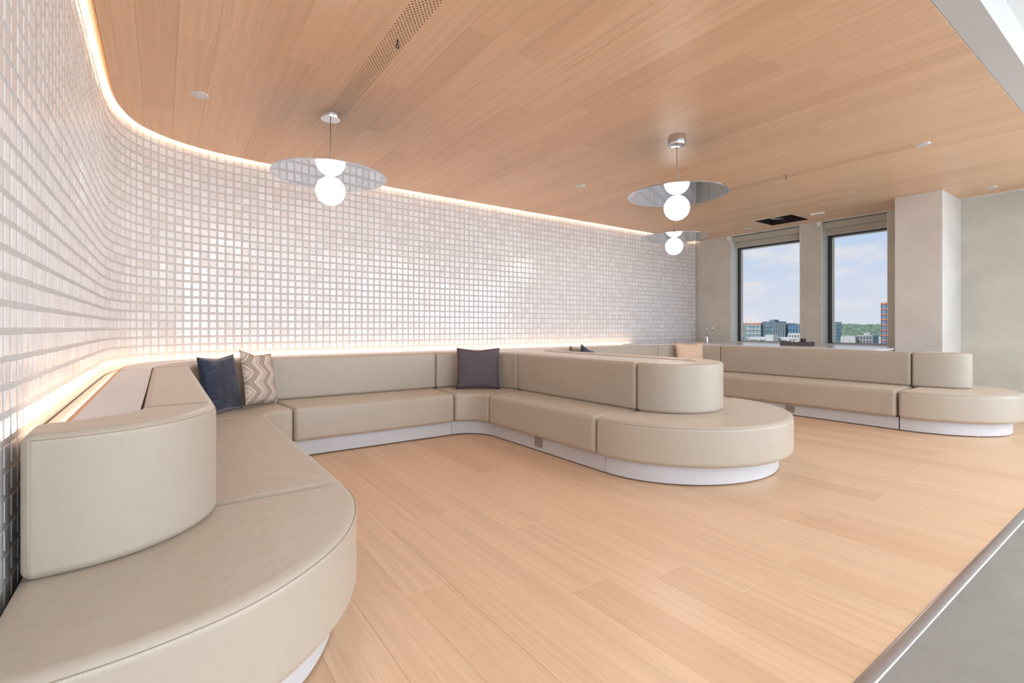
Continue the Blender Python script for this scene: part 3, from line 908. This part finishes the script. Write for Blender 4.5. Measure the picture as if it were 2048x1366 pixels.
# G: rounded end of the peninsula
gseat = arc(3.72, 2.757, .96, 180, 360, 48)
gpad = arc(3.69, 2.757, .45, 180, 360, 40) + arc(3.69, 2.757, .21, 360, 180, 30)
G, gs, gb = module('bench_end', 'large round bench end of the peninsula in the middle of the room', (3.72, 2.4), gseat, gpad,
    [arc(3.72, 2.717, .88, 180, 360, 48, .80)], group='rounded bench ends')
stitched(inset_pts(gseat, 3.72, 2.7, 0.0062, 0.430), gs, (3.72, 2.4))
# H: far side of the peninsula
module('bench_straight', 'straight bench module on the far side of the peninsula, mostly hidden', (4.3, 3.6),
    [(3.90, 2.763), (4.68, 2.763), (4.68, 4.30), (3.90, 4.46)], [(3.90, 2.763), (4.14, 2.763), (4.14, 4.46), (3.90, 4.46)],
    [[(3.91, 2.763), (4.60, 2.763), (4.60, 4.30), (3.91, 4.46)]])
s_, p_, l_ = corner(4.93, 4.30, 4.80, 4.46, 180, 90)
module('bench_corner', 'curved corner bench module with two cushion tips showing, beyond the peninsula', (4.6, 4.7), s_, p_, [l_], group='corner bench modules')
module('bench_straight', 'straight bench module along the back wall in the far bay', (5.7, 4.95),
    [(4.93, 4.55), (6.37, 4.55), (6.60, 5.36), (4.80, 5.36)], [(4.80, 5.12), (6.60, 5.12), (6.60, 5.36), (4.80, 5.36)],
    [[(4.93, 4.63), (6.37, 4.63), (6.60, 5.35), (4.80, 5.35)]])
s_, p_, l_ = corner(6.37, 4.30, 6.60, 4.46, 0, 90, 0.9, 0.85)
module('bench_corner', 'curved corner bench module behind the peach cushion', (6.8, 4.7), s_, p_, [l_], group='corner bench modules')
Lm, ls_, lb_ = module('bench_straight', 'long straight bench module in front of the window counter', (7.0, 3.2),
    [(6.62, 1.955), (7.45, 2.003), (7.45, 4.46), (6.62, 4.30)], [(7.26, 2.003), (7.45, 2.003), (7.45, 4.46), (7.26, 4.46)],
    [[(6.70, 1.955), (7.44, 1.955), (7.44, 4.46), (6.70, 4.30)]])
outlet(Lm, 7.0, 3.2, 6.7012, 3.12, 'brown-grey metal outlet plate set in the plinth')
mseat = arc(7.4, 1.945, .78, 180, 360, 44, .88)
mpad = arc(7.5, 1.997, .24, 180, 360, 30, .5)
Mm, ms, mb = module('bench_end', 'rounded bench end at the right edge of the picture, in front of the column', (7.4, 1.6), mseat, mpad,
    [arc(7.4, 1.945, .70, 180, 360, 40, .78)], group='rounded bench ends')
stitched(inset_pts(mseat, 7.4, 1.9, 0.0062, 0.430), ms, (7.4, 1.6))
# little levelling feet below the plinths
feet(Mm, [(7.0 - 7.4, 1.36 - 1.6), (7.25 - 7.4, 1.22 - 1.6), (7.7 - 7.4, 1.30 - 1.6), (7.4 - 7.4, 1.85 - 1.6)])
for r in [o for o in COL.objects if o.name.startswith('bench_') and o.parent is None and o is not Mm]:
    pl = [c for c in r.children if c.name.startswith('plinth')]
    xs_ = [v.co.x for c in pl for v in c.data.vertices]; ys_ = [v.co.y for c in pl for v in c.data.vertices]
    cxm, cym = (min(xs_) + max(xs_)) / 2, (min(ys_) + max(ys_)) / 2
    if r.name.startswith('bench_corner'): pts = [(cxm, cym)]
    else: pts = [(cxm - 0.15, cym - 0.15), (cxm + 0.15, cym - 0.15), (cxm, cym + 0.2)]
    feet(r, pts)

# ------------------------------------------------------------------ pale ledge between the backrests and the wall, with its light slot
LZ0, LZ1 = 0.0, 0.842
EDGE_L = offset_path(EDGE_C, -0.065)        # outer edge of the ledge panels (slot beside the wall)
EDGE_T = offset_path(EDGE_C, -0.045)
def part_of(path, x0=None, x1=None, y0=None, y1=None):
    return [p for p in path if (x0 is None or p[0] >= x0) and (x1 is None or p[0] <= x1) and (y0 is None or p[1] >= y0) and (y1 is None or p[1] <= y1)]
ledge = empty('ledge', (0.2, 4.9, 0)); tag(ledge, 'pale grey ledge between backrests and tiled wall with a glowing slot behind', 'ledge')
def lp(poly, z0=0.828, z1=0.847, bev=0.0):
    return prism('ledge_panel', [(p[0] - 0.2, p[1] - 4.9) for p in poly], z0, z1, M['ledge'], ledge, bev, 2)
xl = EDGE_L[0][0]
lp([(xl, 2.098)] + [(p[0] - 0.0015, p[1] + 0.007) for p in c_pad_i if p[0] > xl + 0.01] + [(-.0632, 3.078), (xl, 3.078)])
mid = [p for p in part_of(EDGE_L, y0=3.09, y1=4.46, x1=0) ]
lp([(xl, 3.084), (-.0632, 3.084), (-.0632, 4.45)] + mid[::-1] + [(xl, 3.084)][:0])
bend = part_of(EDGE_L, x1=0.83, y0=4.47)
lp([(-.0632, 4.455)] + arc(.835, 4.46, .899, 180, 90, 16) + [(0.835, bend[-1][1])] + bend[::-1])
def yl(x):
    for i in range(len(EDGE_L) - 1):
        a, b = EDGE_L[i], EDGE_L[i + 1]
        if a[0] <= x <= b[0] and b[0] > a[0]: return a[1] + (b[1] - a[1]) * (x - a[0]) / (b[0] - a[0])
    return 5.9
def backp(x0, x1, front):
    pts = part_of(EDGE_L, x0=x0 + 0.01, x1=x1 - 0.01, y0=5)
    return front + [(x1, yl(x1))] + pts[::-1] + [(x0, yl(x0))]
lp(backp(.84, 2.575, [(.84, 5.359), (2.575, 5.359)]))
lp(backp(2.58, 4.80, arc(2.58, 4.46, .899, 90, 0, 16) + arc(4.80, 4.46, .899, 180, 90, 16)))
lp(backp(4.805, 6.595, [(4.805, 5.359), (6.595, 5.359)]))
lp([(3.4785, 4.455), (3.4785, 2.765)] + arc(3.69, 2.757, .2115, 180, 360, 20) + [(3.9015, 2.765), (3.9015, 4.455)])
# carcass below the panels
def carc(poly): return prism('carcass', [(p[0] - 0.2, p[1] - 4.9) for p in poly], 0.0, 0.826, M['cabinet'], ledge)
carc([(xl, 2.12)] + [(p[0] - 0.006, p[1] + 0.012) for p in c_pad_i if p[0] > xl + 0.01] + [(-.068, 4.45), (xl, 4.45)])
carc(backp(.84, 6.59, [(.84, 5.372), (6.59, 5.372)]))
carc([(3.49, 4.45), (3.49, 2.77)] + arc(3.69, 2.757, .195, 185, 355, 16) + [(3.89, 2.77), (3.89, 4.45)])
TR = [p for p in EDGE_C if p[1] > 2.12 and p[0] < 7.2] 
ribbon('oak_lip', [(p[0] - 0.2, p[1] - 4.9) for p in TR], [(-0.064, 0.80), (-0.045, 0.80), (-0.045, 0.842), (-0.064, 0.842)], M['edgeoak'], ledge)
ribbon('slot_floor', [(p[0] - 0.2, p[1] - 4.9) for p in TR], [(-0.064, 0.785), (0.04, 0.785), (0.04, 0.797), (-0.064, 0.797)], M['white'], ledge)
l2 = ribbon('led_strip', TR, [(-0.030, 0.7975), (-0.014, 0.7975), (-0.014, 0.806), (-0.030, 0.806)], M['led_low'], None)
tag(l2, 'warm glowing light strip in the slot between ledge and tiled wall', 'light strip', 'strip lights washing the tiled wall')

# ------------------------------------------------------------------ counter below the windows
ct = empty('counter', (8.0, 4.2, 0)); tag(ct, 'long pale stone counter under the windows behind the far bench', 'counter')
def c8(poly): return [(p[0] - 8.0, p[1] - 4.2) for p in poly]
top = arc(6.60, 4.46, .905, 88, 2, 14)
top = [(6.60, 5.372)] + [(p[0] + 0.005, p[1]) for p in arc(6.60, 4.46, .91, 85, 0, 14)][:-1] + [(7.455, 4.40), (7.455, 2.43), (8.995, 2.43), (8.995, 5.90), (6.60, 5.90)]
prism('worktop', c8(top), 0.842, 0.866, M['stone'], ct, 0.002, 2)
prism('cabinet', c8([(7.47, 2.45), (8.98, 2.45), (8.98, 5.87), (7.47, 5.87)]), 0.0, 0.840, M['cabinet'], ct)

fa = empty('faucet', (8.62, 5.56, 0.866)); tag(fa, 'tall chrome gooseneck faucet on the counter beside the left window', 'faucet')
lathe('base', [(0.030, 0.0), (0.030, 0.006), (0.022, 0.012), (0.020, 0.10), (0.017, 0.115), (0.012, 0.12)], M['chrome'], fa, 24)
tube('spout', [(0, 0, 0.10), (0, 0, 0.27)] + [(0, -0.055 + 0.055 * math.cos(math.radians(a)), 0.27 + 0.055 * math.sin(math.radians(a))) for a in range(15, 181, 15)] + [(0, -0.11, 0.225)], 0.013, M['chrome'], fa, 12)
tube('handle', [(0, 0.015, 0.07), (0, 0.055, 0.072), (0, 0.075, 0.075)], 0.011, M['chrome'], fa, 12)
tube('lever', [(0, 0.05, 0.075), (0, 0.045, 0.115)], 0.005, M['chrome'], fa, 8)

tx, ty = 8.13, 3.68
ty_ = empty('tray', (tx, ty, 0.866), math.radians(4)); tag(ty_, 'dark rectangular tray lying on the counter between the two windows', 'tray')
bm = bmesh.new(); bx(bm, -0.14, 0.14, -0.20, 0.20, 0.0, 0.012)
for q in ((-.14, -.128, -.20, .20), (.128, .14, -.20, .20), (-.128, .128, -.20, -.188), (-.128, .128, .188, .20)): bx(bm, *q, 0.012, 0.058)
bm_obj('tray_body', bm, M['traym'], ty_)
for yy in (-0.195, 0.195):
    tube('handle', [(-0.05, yy, 0.05), (-0.04, yy * 1.06, 0.062), (0.04, yy * 1.06, 0.062), (0.05, yy, 0.05)], 0.005, M['traym'], ty_, 8)
cu = lathe('cup', [(0.030, 0), (0.036, 0.004), (0.038, 0.10), (0.035, 0.10), (0.032, 0.012)], M['cup'], None, 28, (tx - 0.02, ty - 0.10, 0.8785)); tag(cu, 'black cylindrical cup standing in the dark tray', 'cup')
for dx, dy, lab, pr_ in ((-0.02, 0.0, 'white glass carafe in the tray beside the black cup', [(0.024, 0), (0.028, 0.01), (0.027, 0.06), (0.013, 0.09), (0.012, 0.13), (0.015, 0.135)]),
                     (0.02, 0.07, 'pale squat glass in the tray left of the carafe', [(0.036, 0), (0.040, 0.006), (0.042, 0.085), (0.039, 0.085), (0.036, 0.01)])):
    o = lathe('glassware', pr_, M['frost'], None, 24, (tx + dx, ty + dy, 0.8785)); tag(o, lab, 'glassware')

# ------------------------------------------------------------------ pendants
def pendant(x, y, label):
    r = empty('pendant_lamp', (x, y, CZ)); tag(r, label, 'pendant lamp', 'mirrored disc pendants')
    lathe('canopy', [(0.060, -0.042), (0.076, -0.040), (0.078, -0.036), (0.078, 0.0)], M['chrome'], r, 48)
    tube('cord', [(0, 0, -0.04), (0, 0, -0.50)], 0.0035, M['cord'], r, 8)
    under = [(0.004 + 0.447 * i / 16, -0.512 - 0.0035 * ((0.004 + 0.447 * i / 16) / 0.451) ** 2) for i in range(17)]
    lathe('disc', under + [(0.455, -0.5145), (0.455, -0.5105)] + [(q, z + 0.006) for q, z in under[::-1]], M['mirror'], r, 96)
    n = 24
    prof = [(max(0.116 * math.sin(PI * i / n), 0.002), -0.634 - 0.116 * math.cos(PI * i / n)) for i in range(n + 1)]
    lathe('globe', prof, M['globe'], r, 48)
    tube('cord_grip', [(0, 0, -0.49), (0, 0, -0.508)], 0.009, M['chrome'], r, 12)
    return r
P1 = pendant(1.14, 4.20, 'leftmost mirrored disc pendant with white globe, near the curved tiled wall')
dup(P1, (3.98, 2.885, CZ), 'front pendant with mirrored disc hanging above the rounded peninsula')
dup(P1, (5.83, 4.27, CZ), 'farthest mirrored disc pendant, below and behind the peninsula one')

# ------------------------------------------------------------------ cushions
def pillow(name, label, base, dirdeg, lean, w, h, t, mat, roll=0.0, lift=0.0, seed=1):
    """base: middle of the lower edge, dirdeg: heading of that edge, lean: backwards tilt in degrees"""
    N = 22; vs, fs = [], []
    rr = random.Random(seed)
    def prof(u, v, side):
        e = max(0.0, (1 - u * u)) ** 0.42 * max(0.0, (1 - v * v)) ** 0.42
        px = u * w / 2 * (1 - 0.075 * (1 - v * v)); pz = v * h / 2 * (1 - 0.075 * (1 - u * u))
        wr = 0.010 * noise.noise(Vector((u * 2.2 + seed, v * 2.2, side * 3))) + 0.005 * noise.noise(Vector((u * 6 + seed, v * 6, side * 3)))
        # dent along the top
        if v > 0.3: pz -= 0.020 * (v - 0.3) * math.exp(-(u * 2.2) ** 2)
        return (px, side * (t / 2 * e + wr * e), pz + h / 2)
    for side in (-1, 1):
        for i in range(N + 1):
            for j in range(N + 1):
                vs.append(prof(-1 + 2 * j / N, -1 + 2 * i / N, side))
    M1 = (N + 1) ** 2
    for i in range(N):
        for j in range(N):
            a = i * (N + 1) + j
            fs.append((a, a + 1, a + N + 2, a + N + 1)); fs.append((M1 + a, M1 + a + N + 1, M1 + a + N + 2, M1 + a + 1))
    bm = bmesh.new(); V = [bm.verts.new(v) for v in vs]
    for f in fs: bm.faces.new([V[k] for k in f])
    bmesh.ops.remove_doubles(bm, verts=bm.verts[:], dist=0.0004)
    o = bm_obj(name, bm, mat, None, True)
    # piping
    ring = [prof(-1 + 2 * j / N, -1, 0) for j in range(N + 1)] + [prof(1, -1 + 2 * j / N, 0) for j in range(1, N + 1)] + [prof(1 - 2 * j / N, 1, 0) for j in range(1, N + 1)] + [prof(-1, 1 - 2 * j / N, 0) for j in range(1, N)]
    ring.append(ring[0])
    tube('edge_seam', [(p[0], 0, p[2]) for p in ring], 0.0028, mat, o, 6)
    o.rotation_mode = 'QUATERNION'
    Rz = Matrix.Rotation(math.radians(dirdeg), 4, 'Z'); Rx = Matrix.Rotation(math.radians(-lean), 4, 'X'); Ry = Matrix.Rotation(math.radians(roll), 4, 'Y')
    T = Matrix.Translation((0, 0, 0))
    o.rotation_quaternion = (Rz @ Rx @ Ry).to_quaternion()
    o.location = (base[0], base[1], SZ1 + 0.004 + lift)
    tag(o, label, 'cushion', 'scatter cushions on the benches')
    return o
pillow('cushion', 'navy blue velvet cushion leaning in the left corner of the bench', (0.42, 4.64), 50, 10, .44, .47, .14, M['velvet'], 0, 0.0, 2)
pillow('cushion', 'beige cushion with white zigzag pattern beside the navy velvet one', (0.72, 4.80), 47, 13, .42, .47, .13, M['chevron'], 7, 0.02, 5)
pillow('cushion', 'charcoal woven cushion in the second bench corner under the tiled wall', (2.90, 4.73), -33, 12, .49, .47, .14, M['charcoal'], 0, 0.0, 3)
pillow('cushion', 'dark brown cushion of which only a tip rises above the peninsula backrest', (4.46, 4.79), 40, 10, .38, .38, .12, M['brownw'], 18, 0.05, 4)
pillow('cushion', 'dark blue cushion tip rising above the peninsula backrest, right of the brown one', (4.80, 4.93), 20, 9, .38, .38, .12, M['velvet'], 18, 0.055, 6)
pillow('cushion', 'pale peach cushion in the corner of the far bay', (6.96, 4.78), -38, 12, .46, .46, .15, M['peach'], 0, 0.0, 8)

# ------------------------------------------------------------------ the city outside
def fmat(name, c, rough=0.6, metal=0.0): return plain(name, c, rough, metal, 0.06, 0.3)
EX = dict(white=fmat('city_white', (222, 216, 212)), pale=fmat('city_pale', (196, 192, 188)), dark=fmat('city_slate', (128, 140, 150)), teal=plain('city_glass_teal', (146, 172, 184), 0.3, 0.0, 0.25, 0.25),
          blue=plain('city_glass_blue', (110, 152, 188), 0.3, 0.0, 0.25, 0.25), orange=fmat('city_orange', (230, 142, 104)), slot=fmat('city_slot', (118, 120, 126)), green=None)
def mat_green():
    m = MT('city_trees'); n = m.noise(m.pos(), 0.035, 5, 0.7)
    m.l(m.rampc(n, [(0.3, lin((104, 126, 108))), (0.55, lin((134, 154, 126))), (0.8, lin((166, 180, 142)))]), m.bsdf.inputs['Base Color']); m.set(Roughness=0.95); return m.m
EX['green'] = mat_green()
def building(label, x, y0, y1, z1, depth, wall, glass, nb, nf, zb=-45, zfl=3.6, band=0.9, fin=0.35, trim=None, roofbox=True):
    """block whose long face looks at the room; y0<y1; nb bays, storey height zfl"""
    r = empty('building', (x, (y0 + y1) / 2, zb)); tag(r, label, 'building', 'buildings seen through the windows')
    a, b = y0 - (y0 + y1) / 2, y1 - (y0 + y1) / 2; H = z1 - zb
    box('body', 0.5, depth, a, b, 0, H - 0.6, glass, r)
    # storey bands
    bm = bmesh.new()
    z = H
    k = 0
    while z > 5 and k < 12:
        bx(bm, 0.0, 0.5, a, b, z - band, z); bx(bm, 0.5, depth + 0.2, a - 0.3, a, z - band, z); z -= zfl; k += 1
    o = bm_obj('storey_band', bm, wall, r); tag(o, kind='stuff')
    bm = bmesh.new()
    for i in range(nb + 1):
        yy = a + (b - a) * i / nb
        bx(bm, -0.15, 0.5, yy - fin / 2, yy + fin / 2, max(0, H - 40), H)
    o = bm_obj('mullion', bm, wall, r); tag(o, kind='stuff')
    if trim: box('roof_trim', -0.4, depth, a - 0.3, b + 0.3, H, H + 0.9, trim, r)
    else: box('parapet', -0.1, depth, a - 0.1, b + 0.1, H, H + 0.5, wall, r)
    if roofbox: box('plant_room', depth * 0.3, depth * 0.7, a + (b - a) * 0.3, a + (b - a) * 0.7, H, H + 2.0, wall, r)
    return r
building('slate and glass office block with an orange roof line, left window', 402, 210.6, 223.5, 4.0, 16, EX['pale'], EX['teal'], 4, 5, trim=EX['orange'], roofbox=False, band=1.3)
building('tall pale glass office block with dark top, centre of left window', 404, 199.8, 210.0, 5.6, 18, EX['dark'], EX['teal'], 6, 5, fin=0.2, band=0.5)
building('slate framed office block with narrow panes, left window', 400, 190.3, 198.8, 4.0, 16, EX['dark'], EX['pale'], 5, 5, fin=0.9, band=0.5, zfl=5.2, roofbox=False)
building('blue glass office block at the right of the left window', 402, 172, 189, 3.2, 16, EX['dark'], EX['blue'], 8, 5, fin=0.15, band=0.25, roofbox=False)
building('white framed low block below the blue glass office', 380, 162.5, 178, -3.6, 14, EX['white'], EX['slot'], 8, 5, fin=0.9, band=1.0, zfl=5.0, roofbox=False)
building('long white parking structure with dark slots, left window', 300, 135.0, 164.0, -5.3, 20, EX['white'], EX['slot'], 5, 5, zfl=1.9, band=1.15, fin=0.8, roofbox=False)
building('white stair tower in front of the parking structure', 293, 146.0, 150.5, -3.7, 5, EX['white'], EX['pale'], 1, 1, zfl=3, band=3.0, roofbox=False)
building('low teal block at the left edge of the left window', 420, 230, 246, -7.5, 14, EX['dark'], EX['teal'], 6, 4, band=0.4, fin=0.2, roofbox=False)
building('slim grey glass tower at the left of the right window', 600, 231.0, 244, 6.6, 14, EX['dark'], EX['teal'], 6, 4, fin=0.4, band=0.5, roofbox=False)
building('white apartment block with grey balconies, right window', 420, 149.9, 157.6, -5.7, 12, EX['white'], EX['white'], 2, 3, band=3.6, fin=2.0, roofbox=False)
building('grey windowed wing of the apartment block, right window', 424, 139.5, 149.2, -4.9, 12, EX['pale'], EX['dark'], 5, 3, zfl=3.0, band=0.7, fin=0.5)
building('low white flat roofed building, right window', 372, 122, 133, -11.2, 20, EX['white'], EX['pale'], 5, 3, zfl=4, band=2, roofbox=False)
building('small white roofed house among the trees, right window', 620, 195.5, 202, -9.5, 12, EX['white'], EX['pale'], 2, 2, zfl=4, band=2, roofbox=False)
building('tall tower of blue glass with orange floor bands, right window', 400, 108, 126.6, 17.6, 16, EX['orange'], EX['blue'], 7, 5, zfl=3.55, band=0.75, fin=0.12, roofbox=False)
# terrain with rolling hills and tree crowns
def hz(x, y):
    d = math.hypot(x, y)
    base = -42 + 30 * max(0, min(1, (d - 500) / 1500))
    ridge = 13 * math.exp(-((d - 2300) / 500) ** 2) + 5 * noise.noise(Vector((x / 420, y / 420, 0))) * min(1, d / 900)
    return base + ridge
bm = bmesh.new()
R_ = [60, 150, 300, 450, 600, 800, 1000, 1200, 1400, 1600, 1800, 2000, 2150, 2300, 2500, 2800, 3600]
A_ = [math.radians(-60 + 3 * i) for i in range(41)]
grid = [[bm.verts.new((r * math.cos(a), r * math.sin(a), hz(r * math.cos(a), r * math.sin(a)))) for a in A_] for r in R_]
for i in range(len(R_) - 1):
    for j in range(len(A_) - 1): bm.faces.new((grid[i][j], grid[i + 1][j], grid[i + 1][j + 1], grid[i][j + 1]))
o = bm_obj('ground', bm, EX['green'], None, True); tag(o, kind='structure'); o['label'] = 'green rolling land outside'
rg = random.Random(3)
ico = bmesh.new(); bmesh.ops.create_icosphere(ico, subdivisions=1, radius=1); IV = [v.co.copy() for v in ico.verts]; IF = [[v.index for v in f.verts] for f in ico.faces]; ico.free()
V, Fc = [], []
for k in range(8000):
    a = math.radians(rg.uniform(8, 34)); d = rg.uniform(520, 2450) if k % 3 else rg.uniform(1500, 2400)
    x, y = d * math.cos(a), d * math.sin(a)
    if 580 < x < 660 and 180 < y < 265: continue
    s_ = rg.uniform(3.6, 7.5) * (0.8 + d / 3000)
    b = len(V); z = hz(x, y)
    hh = s_ * rg.uniform(0.8, 1.15)
    V.extend([(x + v.x * s_ * 1.2 + rg.uniform(-1, 1), y + v.y * s_ * 1.2 + rg.uniform(-1, 1), z + hh * 0.35 + v.z * hh) for v in IV]); Fc.extend([tuple(b + i for i in f) for f in IF])
o = mesh_obj('tree_canopy', V, Fc, EX['green'], None, True); tag(o, 'dense green treetops stretching to the horizon outside', 'trees', None, 'stuff')
